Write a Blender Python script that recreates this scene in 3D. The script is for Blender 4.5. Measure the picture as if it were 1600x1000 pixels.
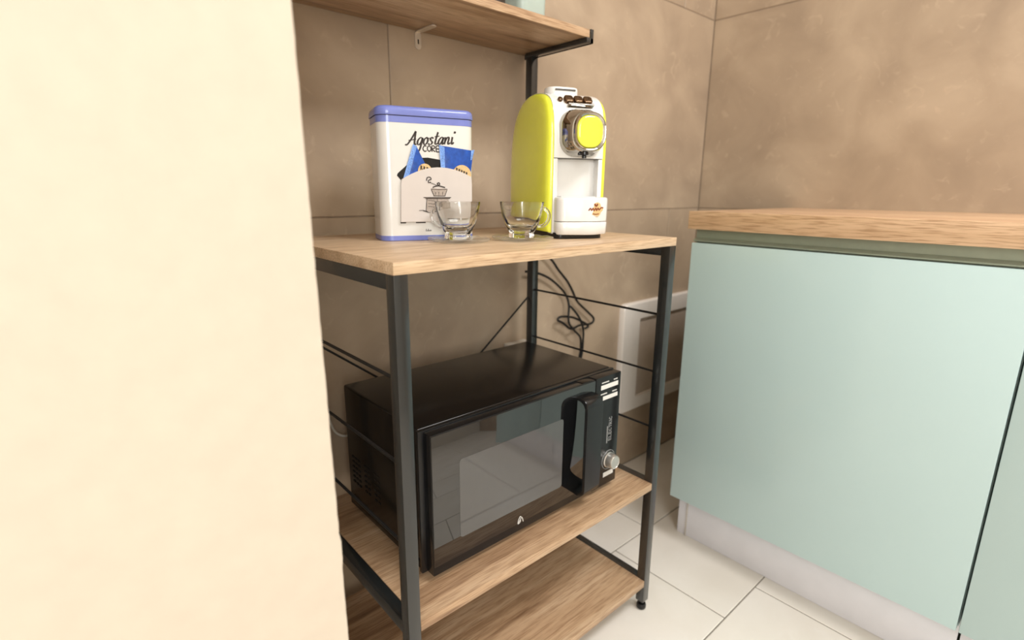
import bpy, bmesh, math, random
from mathutils import Vector, Matrix

for _o in list(bpy.data.objects):
    bpy.data.objects.remove(_o, do_unlink=True)
scene = bpy.context.scene
COL = scene.collection

# ------------------------------------------------------------------ camera
cd = bpy.data.cameras.new('camera')
cam = bpy.data.objects.new('camera', cd)
COL.objects.link(cam)
CAM = Vector((-0.3045, -0.5512, 0.9067))
CR = Vector((0.74867527, -0.66288312, 0.00844461))
CU = Vector((0.14913403, 0.18081972, 0.97214365))
CF = Vector((0.64594456, 0.72656053, -0.23423368))
m = Matrix.Identity(4)
for i in range(3):
    m[i][0], m[i][1], m[i][2], m[i][3] = CR[i], CU[i], -CF[i], CAM[i]
cam.matrix_world = m
cd.sensor_fit = 'HORIZONTAL'
cd.sensor_width = 36.0
cd.lens = 831.25 * 36.0 / 1600.0
cd.clip_start = 0.01
cd.dof.use_dof = True
cd.dof.focus_distance = 0.84
cd.dof.aperture_fstop = 3.0
scene.camera = cam

# ------------------------------------------------------------------ world and lights
w = bpy.data.worlds.new('world')
scene.world = w
w.use_nodes = True
bg = w.node_tree.nodes['Background']
bg.inputs[0].default_value = (1.0, 0.98, 0.95, 1)
bg.inputs[1].default_value = 0.5


def area_light(name, loc, target, sx, sy, power, col):
    ld = bpy.data.lights.new(name, 'AREA')
    ld.shape = 'RECTANGLE'
    ld.size, ld.size_y = sx, sy
    ld.energy = power
    ld.color = col
    o = bpy.data.objects.new(name, ld)
    COL.objects.link(o)
    o.location = loc
    d = Vector(target) - Vector(loc)
    o.rotation_euler = d.to_track_quat('-Z', 'Y').to_euler()
    return o


# daylight of a tall window behind and to the left of the photographer of the photographer
area_light('window_light', (-1.50, -2.72, 1.55), (-1.30, 0.0, 1.35), 1.1, 1.5, 60, (0.94, 0.98, 1.0))
# ceiling lamps of the kitchen
area_light('ceiling_lamp_light', (0.70, -1.10, 2.42), (0.70, -1.05, 0.0), 0.9, 0.5, 36, (0.97, 0.99, 1.0))

scene.view_settings.view_transform = 'Standard'
scene.view_settings.look = 'None'
scene.view_settings.gamma = 1.0
scene.view_settings.use_curve_mapping = False
scene.view_settings.exposure = 0.06

# ------------------------------------------------------------------ measures
H1, TH, LW = 0.8258, 0.0155, 0.0195       # worktop height, board thickness, leg width
H2, H3 = 0.317, 0.0796                    # microwave shelf, bottom shelf
W = 0.60
YW = 0.435                                # back wall
XR = 1.435                                # right wall
H4, Y4 = 1.2119, 0.2327                   # upper shelf underside, its front edge
PI = math.pi


# ------------------------------------------------------------------ materials
def srgb(r, g, b):
    def f(c):
        c /= 255.0
        return c / 12.92 if c <= 0.04045 else ((c + 0.055) / 1.055) ** 2.4
    return (f(r), f(g), f(b), 1.0)


def new_mat(name):
    mt = bpy.data.materials.new(name)
    mt.use_nodes = True
    return mt, mt.node_tree.nodes, mt.node_tree.links, mt.node_tree.nodes['Principled BSDF']


def plain(name, col, rough=0.5, metal=0.0, coat=0.0, spec=0.5, noise=0.06, trans=0.0, ior=1.45, bump=0.0, scale=60):
    mt, N, L, b = new_mat(name)
    b.inputs['Roughness'].default_value = rough
    b.inputs['Metallic'].default_value = metal
    b.inputs['Coat Weight'].default_value = coat
    b.inputs['Coat Roughness'].default_value = 0.06
    b.inputs['Specular IOR Level'].default_value = spec
    b.inputs['Transmission Weight'].default_value = trans
    b.inputs['IOR'].default_value = ior
    tc = N.new('ShaderNodeTexCoord')
    nz = N.new('ShaderNodeTexNoise')
    nz.inputs['Scale'].default_value = scale
    nz.inputs['Detail'].default_value = 4
    L.new(tc.outputs['Object'], nz.inputs['Vector'])
    rp = N.new('ShaderNodeValToRGB')
    lo = tuple(max(0, c * (1 - noise)) for c in col[:3]) + (1,)
    hi = tuple(min(1, c * (1 + noise)) for c in col[:3]) + (1,)
    rp.color_ramp.elements[0].position = 0.3
    rp.color_ramp.elements[1].position = 0.7
    rp.color_ramp.elements[0].color = lo
    rp.color_ramp.elements[1].color = hi
    L.new(nz.outputs['Fac'], rp.inputs['Fac'])
    L.new(rp.outputs['Color'], b.inputs['Base Color'])
    if bump:
        bp = N.new('ShaderNodeBump')
        bp.inputs['Strength'].default_value = bump
        bp.inputs['Distance'].default_value = 0.001
        L.new(nz.outputs['Fac'], bp.inputs['Height'])
        L.new(bp.outputs['Normal'], b.inputs['Normal'])
    return mt


def wood(name, c_dark, c_mid, c_light, rough=0.38, axis=0):
    mt, N, L, b = new_mat(name)
    tc = N.new('ShaderNodeTexCoord')
    mp = N.new('ShaderNodeMapping')
    sc = [26.0, 26.0, 26.0]
    sc[axis] = 1.6
    mp.inputs['Scale'].default_value = sc
    L.new(tc.outputs['Object'], mp.inputs['Vector'])
    n1 = N.new('ShaderNodeTexNoise')
    n1.inputs['Scale'].default_value = 1.0
    n1.inputs['Detail'].default_value = 7
    n1.inputs['Roughness'].default_value = 0.5
    n1.inputs['Distortion'].default_value = 0.7
    L.new(mp.outputs['Vector'], n1.inputs['Vector'])
    r1 = N.new('ShaderNodeValToRGB')
    e = r1.color_ramp.elements
    e[0].position, e[0].color = 0.30, c_dark
    e[1].position, e[1].color = 0.68, c_light
    x = e.new(0.48)
    x.color = c_mid
    L.new(n1.outputs['Fac'], r1.inputs['Fac'])
    # fine pores
    mp2 = N.new('ShaderNodeMapping')
    s2 = [420.0, 420.0, 420.0]
    s2[axis] = 22.0
    mp2.inputs['Scale'].default_value = s2
    L.new(tc.outputs['Object'], mp2.inputs['Vector'])
    n2 = N.new('ShaderNodeTexNoise')
    n2.inputs['Scale'].default_value = 1.0
    n2.inputs['Detail'].default_value = 3
    L.new(mp2.outputs['Vector'], n2.inputs['Vector'])
    r2 = N.new('ShaderNodeValToRGB')
    r2.color_ramp.elements[0].position, r2.color_ramp.elements[0].color = 0.34, (0.56, 0.48, 0.41, 1)
    r2.color_ramp.elements[1].position, r2.color_ramp.elements[1].color = 0.55, (1, 1, 1, 1)
    L.new(n2.outputs['Fac'], r2.inputs['Fac'])
    mx = N.new('ShaderNodeMix')
    mx.data_type = 'RGBA'
    mx.blend_type = 'MULTIPLY'
    mx.inputs['Factor'].default_value = 0.75
    L.new(r1.outputs['Color'], mx.inputs['A'])
    L.new(r2.outputs['Color'], mx.inputs['B'])
    L.new(mx.outputs['Result'], b.inputs['Base Color'])
    b.inputs['Roughness'].default_value = rough
    bp = N.new('ShaderNodeBump')
    bp.inputs['Strength'].default_value = 0.12
    bp.inputs['Distance'].default_value = 0.0006
    L.new(n2.outputs['Fac'], bp.inputs['Height'])
    L.new(bp.outputs['Normal'], b.inputs['Normal'])
    return mt


def stone(name, c0, c1, c2, scale, rough, bump=0.15, scuff=0.24):
    mt, N, L, b = new_mat(name)
    tc = N.new('ShaderNodeTexCoord')
    n1 = N.new('ShaderNodeTexNoise')
    n1.inputs['Scale'].default_value = scale
    n1.inputs['Detail'].default_value = 9
    n1.inputs['Roughness'].default_value = 0.5
    n1.inputs['Distortion'].default_value = 0.5
    L.new(tc.outputs['Object'], n1.inputs['Vector'])
    r1 = N.new('ShaderNodeValToRGB')
    e = r1.color_ramp.elements
    e[0].position, e[0].color = 0.30, c0
    e[1].position, e[1].color = 0.72, c2
    x = e.new(0.5)
    x.color = c1
    L.new(n1.outputs['Fac'], r1.inputs['Fac'])
    # pale curled scuffs
    n2 = N.new('ShaderNodeTexNoise')
    n2.inputs['Scale'].default_value = scale * 4.2
    n2.inputs['Detail'].default_value = 6
    n2.inputs['Distortion'].default_value = 1.6
    L.new(tc.outputs['Object'], n2.inputs['Vector'])
    r2 = N.new('ShaderNodeValToRGB')
    r2.color_ramp.elements[0].position, r2.color_ramp.elements[0].color = 0.60, (0, 0, 0, 1)
    r2.color_ramp.elements[1].position, r2.color_ramp.elements[1].color = 0.74, (1, 1, 1, 1)
    L.new(n2.outputs['Fac'], r2.inputs['Fac'])
    ml = N.new('ShaderNodeMath')
    ml.operation = 'MULTIPLY'
    ml.inputs[1].default_value = scuff
    L.new(r2.outputs['Color'], ml.inputs[0])
    mx = N.new('ShaderNodeMix')
    mx.data_type = 'RGBA'
    L.new(ml.outputs[0], mx.inputs['Factor'])
    L.new(r1.outputs['Color'], mx.inputs['A'])
    mx.inputs['B'].default_value = tuple(min(1, c * 1.35) for c in c2[:3]) + (1,)
    L.new(mx.outputs['Result'], b.inputs['Base Color'])
    b.inputs['Roughness'].default_value = rough
    bp = N.new('ShaderNodeBump')
    bp.inputs['Strength'].default_value = bump
    bp.inputs['Distance'].default_value = 0.0015
    L.new(n1.outputs['Fac'], bp.inputs['Height'])
    L.new(bp.outputs['Normal'], b.inputs['Normal'])
    return mt


def glass(name, haze=0.06):
    """clear thin-walled glass: see-through face on, mirroring and whitish towards the rims"""
    mt, N, L, b = new_mat(name)
    N.remove(b)
    out = N['Material Output']
    tr = N.new('ShaderNodeBsdfTransparent')
    tr.inputs[0].default_value = (0.97, 0.975, 0.965, 1)
    gl = N.new('ShaderNodeBsdfGlossy')
    gl.inputs['Roughness'].default_value = 0.03
    df = N.new('ShaderNodeBsdfTranslucent')
    df.inputs[0].default_value = (0.9, 0.9, 0.86, 1)
    lw = N.new('ShaderNodeLayerWeight')
    lw.inputs['Blend'].default_value = 0.5
    fr = N.new('ShaderNodeMath')
    fr.operation = 'POWER'
    fr.inputs[1].default_value = 3.5
    L.new(lw.outputs['Facing'], fr.inputs[0])
    mul = N.new('ShaderNodeMath')
    mul.operation = 'MULTIPLY_ADD'
    mul.inputs[1].default_value = 0.75
    mul.inputs[2].default_value = 0.05
    mul.use_clamp = True
    m1 = N.new('ShaderNodeMixShader')
    m0 = N.new('ShaderNodeMixShader')
    m0.inputs[0].default_value = haze
    L.new(tr.outputs[0], m0.inputs[1])
    L.new(df.outputs[0], m0.inputs[2])
    L.new(fr.outputs[0], mul.inputs[0])
    L.new(mul.outputs[0], m1.inputs[0])
    L.new(m0.outputs[0], m1.inputs[1])
    L.new(gl.outputs[0], m1.inputs[2])
    L.new(m1.outputs[0], out.inputs[0])
    return mt


M = {}
M['wood'] = wood('oak_laminate', srgb(140, 108, 80), srgb(186, 153, 120), srgb(206, 177, 146))
M['wood_top'] = wood('oak_laminate_pale', srgb(180, 147, 114), srgb(206, 176, 142), srgb(220, 193, 162))
M['counter'] = wood('counter_laminate', srgb(196, 158, 124), srgb(214, 178, 142), srgb(224, 190, 156), axis=1)
M['edge'] = wood('oak_edge_band', srgb(190, 152, 114), srgb(214, 178, 138), srgb(230, 200, 164))
M['black'] = plain('black_powder_coat', srgb(30, 32, 32), 0.25, spec=0.8, coat=0.35, noise=0.15, scale=300)
M['wire'] = plain('black_wire', srgb(24, 24, 24), 0.4, noise=0.1)
M['walltile'] = stone('brown_stone_tile', srgb(158, 138, 117), srgb(172, 151, 128), srgb(186, 165, 141), 5.5, 0.42)
M['grout'] = plain('brown_grout', srgb(136, 119, 101), 0.9, noise=0.1)
M['floortile'] = stone('cream_floor_tile', srgb(226, 218, 206), srgb(234, 227, 217), srgb(240, 234, 226), 4.0, 0.30, 0.03, 0.05)
M['floorgrout'] = plain('grey_floor_grout', srgb(146, 138, 128), 0.9, noise=0.1)
M['plaster'] = plain('cream_plaster', srgb(205, 191, 173), 0.85, noise=0.025, bump=0.5, scale=38)
M['paint'] = plain('warm_white_wall_paint', srgb(222, 214, 202), 0.85, noise=0.02)
M['ceiling'] = plain('white_ceiling_paint', srgb(236, 232, 224), 0.9, noise=0.02)
M['aqua'] = plain('aqua_lacquer', srgb(186, 208, 208), 0.22, coat=0.25, noise=0.015, scale=3)
M['greyaqua'] = plain('brushed_sage_profile', srgb(150, 158, 142), 0.35, metal=0.3, noise=0.03)
M['plinth'] = plain('brushed_steel_plinth', srgb(222, 220, 224), 0.3, metal=0.0, noise=0.03, scale=20)
M['white_frame'] = plain('white_frame_paint', srgb(226, 216, 206), 0.5, noise=0.02)
M['tinwhite'] = plain('cream_white_enamel', srgb(222, 218, 211), 0.14, coat=0.5, noise=0.01)
M['tinblue'] = plain('periwinkle_enamel', srgb(118, 128, 194), 0.25, coat=0.35, noise=0.03)
M['panelprint'] = plain('beige_print', srgb(208, 198, 190), 0.35, noise=0.015)
M['ink'] = plain('dark_brown_ink', srgb(52, 42, 36), 0.5, noise=0.1)
M['inksoft'] = plain('soft_sepia_ink', srgb(104, 90, 78), 0.5, noise=0.15, scale=900)
M['inkpale'] = plain('pale_sepia_ink', srgb(172, 157, 144), 0.5, noise=0.2, scale=900)
M['sachet'] = plain('blue_foil', srgb(30, 76, 160), 0.3, noise=0.25, scale=140, coat=0.2)
M['sachetedge'] = plain('crimped_blue_foil', srgb(112, 150, 214), 0.35, noise=0.35, scale=700)
M['emblem'] = plain('tan_emblem_print', srgb(214, 180, 128), 0.4, noise=0.2, scale=500)
M['yellow'] = plain('lime_yellow_gloss', srgb(236, 239, 72), 0.16, coat=0.6, noise=0.01)
M['mwhite'] = plain('white_gloss_plastic', srgb(226, 223, 218), 0.2, coat=0.5, noise=0.006)
M['chrome'] = plain('chrome', srgb(176, 171, 163), 0.07, metal=1.0, noise=0.02)
M['bronze'] = plain('bronze_chrome', srgb(120, 96, 74), 0.12, metal=0.9, noise=0.2, scale=200)
M['steel'] = plain('zinc_steel', srgb(214, 202, 186), 0.3, metal=0.45, noise=0.08)
M['silver'] = plain('silver_knob', srgb(214, 210, 204), 0.28, metal=0.85, noise=0.04)
M['dark'] = plain('black_plastic', srgb(22, 22, 23), 0.22, noise=0.1)
M['mwbody'] = plain('black_painted_steel', srgb(20, 17, 15), 0.2, spec=0.35, noise=0.12, scale=200)
M['mwglass'] = plain('black_door_glass', srgb(18, 18, 19), 0.03, coat=0.0, spec=0.9, noise=0.05, ior=1.6)
M['mwwindow'] = plain('grey_door_window', srgb(66, 63, 62), 0.03, spec=0.9, noise=0.02, ior=1.6)
M['label'] = plain('white_label_print', srgb(222, 218, 212), 0.5, noise=0.02)
M['labelgrey'] = plain('grey_label_print', srgb(150, 150, 148), 0.5, noise=0.05)
M['cable'] = plain('black_rubber', srgb(22, 20, 18), 0.55, noise=0.1)
M['whitecable'] = plain('white_rubber', srgb(206, 198, 184), 0.5, noise=0.03)
M['socket'] = plain('white_socket_plastic', srgb(226, 220, 208), 0.35, noise=0.02)
M['saucerglass'] = glass('hazy_saucer_glass', 0.16)
M['glass'] = plain('clear_cup_glass', (0.985, 0.99, 0.98, 1), 0.0, trans=1.0, ior=1.45, noise=0.002)
M['canister'] = plain('pale_aqua_plastic', srgb(206, 222, 212), 0.3, trans=0.25, noise=0.02)
M['seam'] = plain('dark_seam', srgb(90, 86, 80), 0.6, noise=0.05)


# ------------------------------------------------------------------ mesh helpers
def link(name, bm, mat, parent=None, angle=35):
    me = bpy.data.meshes.new(name)
    bmesh.ops.recalc_face_normals(bm, faces=bm.faces)
    bm.to_mesh(me)
    bm.free()
    me.materials.append(mat)
    for p in me.polygons:
        p.use_smooth = True
    me.set_sharp_from_angle(angle=math.radians(angle))
    o = bpy.data.objects.new(name, me)
    COL.objects.link(o)
    if parent is not None:
        o.parent = parent
    return o


def off(parent):
    return Vector((0, 0, 0)) if parent is None else Vector(parent.get('_org', (0, 0, 0)))


def tag(o, label, cat, group=None):
    o['label'] = label
    o['category'] = cat
    if group:
        o['group'] = group
    return o


def thing(name, label, cat, loc=(0, 0, 0), rz=0.0, group=None):
    o = bpy.data.objects.new(name, None)
    o.empty_display_size = 0.05
    COL.objects.link(o)
    o.location = loc
    o.rotation_euler = (0, 0, rz)
    return tag(o, label, cat, group)


def add_box(bm, lo, hi, bevel=0.0, seg=2):
    r = bmesh.ops.create_cube(bm, size=1.0)
    vs = r['verts']
    for v in vs:
        v.co = Vector([lo[i] + (v.co[i] + 0.5) * (hi[i] - lo[i]) for i in range(3)])
    if bevel:
        es = list({e for v in vs for e in v.link_edges})
        bmesh.ops.bevel(bm, geom=es, offset=bevel, segments=seg, affect='EDGES', profile=0.5)
    return bm


def box(name, lo, hi, mat, parent=None, bevel=0.0008, o=(0, 0, 0), seg=2):
    bm = bmesh.new()
    add_box(bm, [lo[i] - o[i] for i in range(3)], [hi[i] - o[i] for i in range(3)], bevel, seg)
    return link(name, bm, mat, parent)


def to3(plane, a, b, d):
    if plane == 'xz':
        return Vector((a, d, b))
    if plane == 'yz':
        return Vector((d, a, b))
    return Vector((a, b, d))


def add_prism(bm, pts, d0, d1, plane='xz', bevel=0.0, seg=2):
    a = [bm.verts.new(to3(plane, p[0], p[1], d0)) for p in pts]
    b = [bm.verts.new(to3(plane, p[0], p[1], d1)) for p in pts]
    n = len(pts)
    f0 = bm.faces.new(a)
    f1 = bm.faces.new(b[::-1])
    for i in range(n):
        bm.faces.new((a[i], b[i], b[(i + 1) % n], a[(i + 1) % n]))
    if bevel:
        es = list(set(f0.edges) | set(f1.edges))
        bmesh.ops.bevel(bm, geom=es, offset=bevel, segments=seg, affect='EDGES', profile=0.5)
    return bm


def prism(name, pts, d0, d1, mat, parent=None, plane='xz', bevel=0.0, seg=2, angle=35):
    bm = bmesh.new()
    add_prism(bm, pts, d0, d1, plane, bevel, seg)
    return link(name, bm, mat, parent, angle)


def rrect(cx, cy, w_, h_, r, n=6):
    out = []
    for k, (sx, sy) in enumerate(((1, 1), (-1, 1), (-1, -1), (1, -1))):
        for i in range(n + 1):
            t = (k + i / n) * PI / 2
            out.append((cx + sx * (w_ / 2 - r) + r * math.cos(t), cy + sy * (h_ / 2 - r) + r * math.sin(t)))
    return out


def add_loft(bm, rings, cap=True, closed=False):
    R = [[bm.verts.new(p) for p in ring] for ring in rings]
    n = len(R[0])
    pairs = list(zip(R[:-1], R[1:])) + ([(R[-1], R[0])] if closed else [])
    for a, b in pairs:
        for i in range(n):
            bm.faces.new((a[i], a[(i + 1) % n], b[(i + 1) % n], b[i]))
    if cap and not closed:
        bm.faces.new(R[0][::-1])
        bm.faces.new(R[-1])
    return bm


def loft(name, rings, mat, parent=None, cap=True, angle=40, closed=False):
    bm = bmesh.new()
    add_loft(bm, rings, cap, closed)
    return link(name, bm, mat, parent, angle)


def catmull(pts, n=8, closed=False):
    P = [Vector(p) for p in pts]
    out = []
    N_ = len(P)
    rng = range(N_) if closed else range(N_ - 1)
    for i in rng:
        if closed:
            p0, p1, p2, p3 = P[(i - 1) % N_], P[i], P[(i + 1) % N_], P[(i + 2) % N_]
        else:
            p0, p1, p2, p3 = P[max(i - 1, 0)], P[i], P[i + 1], P[min(i + 2, N_ - 1)]
        for k in range(n):
            t = k / n
            out.append(0.5 * ((2 * p1) + (p2 - p0) * t + (2 * p0 - 5 * p1 + 4 * p2 - p3) * t * t
                              + (3 * p1 - p0 - 3 * p2 + p3) * t ** 3))
    if not closed:
        out.append(P[-1])
    return out


def add_tube(bm, pts, r, sides=8, closed=False):
    P = [Vector(p) for p in pts]
    n = len(P)
    rings = []
    up = None
    for i in range(n):
        if closed:
            t = P[(i + 1) % n] - P[(i - 1) % n]
        else:
            t = P[min(i + 1, n - 1)] - P[max(i - 1, 0)]
        t.normalize()
        if up is None:
            up = t.orthogonal().normalized()
        up = (up - t * up.dot(t)).normalized()
        s = t.cross(up)
        rr = r[i] if isinstance(r, (list, tuple)) else r
        rings.append([P[i] + (up * math.cos(2 * PI * k / sides) + s * math.sin(2 * PI * k / sides)) * rr for k in range(sides)])
    return add_loft(bm, rings, True, closed)


def tube(name, pts, r, mat, parent=None, sides=8, closed=False):
    bm = bmesh.new()
    add_tube(bm, pts, r, sides, closed)
    return link(name, bm, mat, parent, 60)


def add_lathe(bm, prof, c=(0, 0, 0), seg=24, axis='z', cap=True):
    rings = []
    for r, h in prof:
        ring = []
        for k in range(seg):
            a = 2 * PI * k / seg
            x, y = r * math.cos(a), r * math.sin(a)
            if axis == 'z':
                ring.append(Vector(c) + Vector((x, y, h)))
            else:
                ring.append(Vector(c) + Vector((x, h, y)))
        rings.append(ring)
    return add_loft(bm, rings, cap)


def lathe(name, prof, mat, parent=None, c=(0, 0, 0), seg=24, axis='z', angle=40):
    bm = bmesh.new()
    add_lathe(bm, prof, c, seg, axis)
    return link(name, bm, mat, parent, angle)


def add_ribbon(bm, pts, width, d0, d1, smooth=4, thick=None, plane='xz'):
    """A flat printed stroke lying on a plane; width may swell on down strokes."""
    P = [Vector((p[0], p[1], 0)) for p in pts]
    if smooth > 1 and len(P) > 2:
        P = catmull(P, smooth)
    n = len(P)
    left, right = [], []
    for i in range(n):
        t = (P[min(i + 1, n - 1)] - P[max(i - 1, 0)])
        if t.length < 1e-9:
            t = Vector((1, 0, 0))
        t.normalize()
        wdt = width
        if thick is not None:
            wdt = width + (thick - width) * max(0.0, abs(t.y)) ** 2
        s = Vector((-t.y, t.x, 0)) * wdt * 0.5
        left.append(P[i] + s)
        right.append(P[i] - s)
    for i in range(n - 1):
        q = [left[i], left[i + 1], right[i + 1], right[i]]
        a = [bm.verts.new(to3(plane, p.x, p.y, d0)) for p in q]
        b = [bm.verts.new(to3(plane, p.x, p.y, d1)) for p in q]
        bm.faces.new(a)
        bm.faces.new(b[::-1])
        for k in range(4):
            bm.faces.new((a[k], b[k], b[(k + 1) % 4], a[(k + 1) % 4]))
    return bm


def structure(o):
    o['kind'] = 'structure'
    return o


# ------------------------------------------------------------------ floor
FX0, FX1, FY0 = -2.4, XR, -2.8
fl = structure(box('floor', (FX0, FY0, -0.06), (FX1 + 0.1, YW + 0.1, -0.0010), M['floorgrout'], bevel=0))
G = 0.0013
rows = []
tile_cache = {}


def tile(name, lo, hi, mat, parent, bevel=0.0012):
    """one tile, sharing mesh data with every tile of the same size"""
    size = tuple(round(hi[i] - lo[i], 4) for i in range(3))
    key = (name, size)
    if key not in tile_cache:
        o = box(name, (0, 0, 0), size, mat, parent, bevel=bevel, seg=1)
        tile_cache[key] = o.data
    else:
        o = bpy.data.objects.new(name, tile_cache[key])
        COL.objects.link(o)
        o.parent = parent
    o.location = lo
    return o


shift = {0: 0.704, 1: 0.849}
k = 1
while True:
    y0 = -0.13 + 0.30 * k
    if y0 < FY0 - 0.3:
        break
    y1 = min(y0 + 0.30, YW)
    xs = shift[k % 2]
    x = xs - 0.6 * math.ceil((xs - FX0) / 0.6)
    while x < FX1:
        a, b = max(x, FX0), min(x + 0.6, FX1)
        if b - a > 0.01:
            tile('floor_tile', (a + G, max(y0, FY0) + G, -0.0025), (b - G, y1 - G, 0.0), M['floortile'], fl)
        x += 0.6
    k -= 1

# ------------------------------------------------------------------ tiled walls
CEIL = 2.45
wb = structure(box('wall_back', (FX0, YW + 0.0012, 0.0), (XR + 0.1, YW + 0.12, CEIL), M['grout'], bevel=0))
TZ = 0.5905
zs = [0.857 + TZ * i for i in range(-2, 4)]
for i, z in enumerate(zs):
    z0, z1 = max(z, 0), min(z + TZ, CEIL)
    if z1 - z0 < 0.02:
        continue
    x = (0.252 if i % 2 == 0 else 0.056) - 3.6
    while x < XR:
        a, b = max(x, FX0), min(x + 1.2, XR)
        if b - a > 0.01:
            tile('wall_tile', (a + G, YW, z0 + G), (b - G, YW + 0.008, z1 - G), M['walltile'], wb)
        x += 1.2
wr = structure(box('wall_right', (XR + 0.0012, FY0, 0.0), (XR + 0.12, YW + 0.008, CEIL), M['grout'], bevel=0))
for i, z in enumerate(zs):
    z0, z1 = max(z, 0), min(z + TZ, CEIL)
    if z1 - z0 < 0.02:
        continue
    y = YW
    n = 0
    while y > FY0:
        ln = 0.9 if (n == 0 and i % 2) else 1.2
        b, a = y, max(y - ln, FY0)
        if b - a > 0.01:
            tile('wall_tile', (XR, a + G, z0 + G), (XR + 0.008, b - G, z1 - G), M['walltile'], wr)
        y -= ln
        n += 1
structure(box('ceiling', (FX0, FY0, CEIL), (XR + 0.12, YW + 0.12, CEIL + 0.08), M['ceiling'], bevel=0))

structure(box('wall_front', (FX0 - 0.1, FY0 - 0.1, 0.0), (XR + 0.12, FY0, CEIL), M['paint'], bevel=0))
structure(box('wall_far_left', (FX0 - 0.1, FY0, 0.0), (FX0, YW, CEIL), M['paint'], bevel=0))

# plastered partition whose end stands in front of the rack, its arris a little out of plumb and chipped
bm = bmesh.new()
random.seed(5)
nz = 240
ring_f, ring_b = [], []
for i in range(nz + 1):
    z = CEIL * i / nz
    xe = -0.1251 - 0.0068 * (z - 0.4553) / 0.592
    xe += random.uniform(-1, 1) * 0.00025 + (0.0012 if 0.545 < z < 0.575 else 0)
    ring_f.append((xe, z))
pts = [(FX0, 0.0)] + ring_f + [(FX0, CEIL)]
add_prism(bm, pts, -0.10, YW, 'xz')
structure(link('wall_left', bm, M['plaster'], angle=60))

# ------------------------------------------------------------------ rack
rack = thing('storage_rack', 'oak-look kitchen rack on a black metal frame carrying the microwave and coffee machine', 'rack')


def board(name, lo, hi, mat=None):
    o = box(name, lo, hi, mat or M['wood'], rack, bevel=0.0007)
    return o


D = 0.412
board('worktop', (0, 0, H1 - TH), (W, D, H1), M['wood_top'])
LYB = 0.371                     # front face of the back legs


def leg(x0, y0):
    z0, z1 = 0.022, H1 - TH
    o = box('leg', (x0, y0, z0), (x0 + LW, y0 + LW, z1), M['black'], rack, bevel=0.0012)
    lathe('foot', [(0.0045, 0.022), (0.0045, 0.014), (0.009, 0.0135), (0.0105, 0.010), (0.0105, 0.003), (0.008, 0.0)],
          M['dark'], o, (x0 + LW / 2, y0 + LW / 2, 0), 18)
    return o


for x0 in (0.0, W - LW):
    leg(x0, 0.0)
    leg(x0, LYB)
    for zt in (H1 - TH, H2, H3):
        box('side_rail', (x0 + 0.0005, LW, zt - 0.0195), (x0 + LW - 0.0005, LYB, zt), M['black'], rack, bevel=0.001)
    for z in (0.6745, 0.556, 0.4365):
        xm = x0 + LW / 2
        tube('side_rung', [(xm, LW - 0.002, z), (xm, LYB + 0.002, z)], 0.0024, M['wire'], rack, 8)
# crossed rods over the back
yb = LYB + LW - 0.004
tube('cross_rod', [(W - LW + 0.002, yb, 0.656), (0.02, yb + 0.0, 0.656 - 0.7687 * (W - LW - 0.018))], 0.0022, M['wire'], rack, 8)
tube('cross_rod', [(0.018, yb + 0.006, 0.658), (W - LW, yb + 0.006, 0.658 - 0.78 * (W - LW - 0.018))], 0.0022, M['wire'], rack, 8)
# boards between the legs
board('microwave_shelf', (LW, 0.0, H2 - TH), (W - LW, LYB + 0.01, H2))
board('bottom_shelf', (LW, 0.0, H3 - TH), (W - LW, LYB + 0.01, H3))
# upper tier
YP = 0.3925
board('top_shelf', (0.004, Y4, H4), (W - 0.003, YW - 0.002, H4 + TH))
for x0, x1 in ((-0.008, 0.0115), (W - LW + 0.0085 - 0.002, W + 0.0085 - 0.002)):
    box('upper_post', (x0, YP, H1), (x1, YP + LW, H4 - 0.001), M['black'], rack, bevel=0.001)
for s, x0 in ((-1, 0.002), (1, W - 0.002)):
    # angle-iron arm: a flange under the shelf, a web outside it, an upturned end
    a, b = (x0 - 0.0095, x0 + 0.012) if s < 0 else (x0 - 0.012, x0 + 0.0085)
    bm = bmesh.new()
    add_box(bm, (a, Y4 - 0.002, H4 - 0.010), (b, YP + LW, H4 - 0.0002), 0.0008)
    e0, e1 = (a, a + 0.0085) if s < 0 else (b - 0.0085, b)
    add_box(bm, (e0, Y4 - 0.002, H4 - 0.010), (e1, YW - 0.006, H4 + TH + 0.001), 0.0008)
    link('shelf_arm', bm, M['black'], rack)
# small steel wall bracket under the top shelf
wbx = 0.3165
bm = bmesh.new()
pts = [(p[0], p[1]) for p in rrect(wbx, H4 - 0.0165, 0.0135, 0.033, 0.006, 6)]
add_prism(bm, pts, YW - 0.0025, YW - 0.0002, 'xz', 0.0004, 1)
pts = [(p[0], p[1]) for p in rrect(wbx + 0.0005, YW - 0.031, 0.0135, 0.060, 0.006, 6)]
add_prism(bm, pts, H4 - 0.0024, H4 - 0.0002, 'xy', 0.0004, 1)
br = link('wall_bracket', bm, M['steel'], rack)
br['label'] = 'small bent steel bracket'
prism('slot', rrect(wbx, H4 - 0.019, 0.0026, 0.009, 0.0012, 4), YW - 0.0029, YW - 0.0024, M['dark'], br, 'xz')

# ------------------------------------------------------------------ microwave
MX0, MX1, MZ0, MZ1 = 0.069, 0.523, H2 + 0.010, 0.567
MY0, MYB, MY1 = 0.050, 0.074, 0.325
mo = (0.295, 0.19, H2)
mw = thing('microwave_oven', 'black microwave oven with a big looped handle and silver knob on the rack shelf', 'microwave', mo)


def mbox(name, lo, hi, mat, bevel=0.001, parent=None, seg=2):
    return box(name, lo, hi, mat, parent or mw, bevel, mo, seg)


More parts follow.
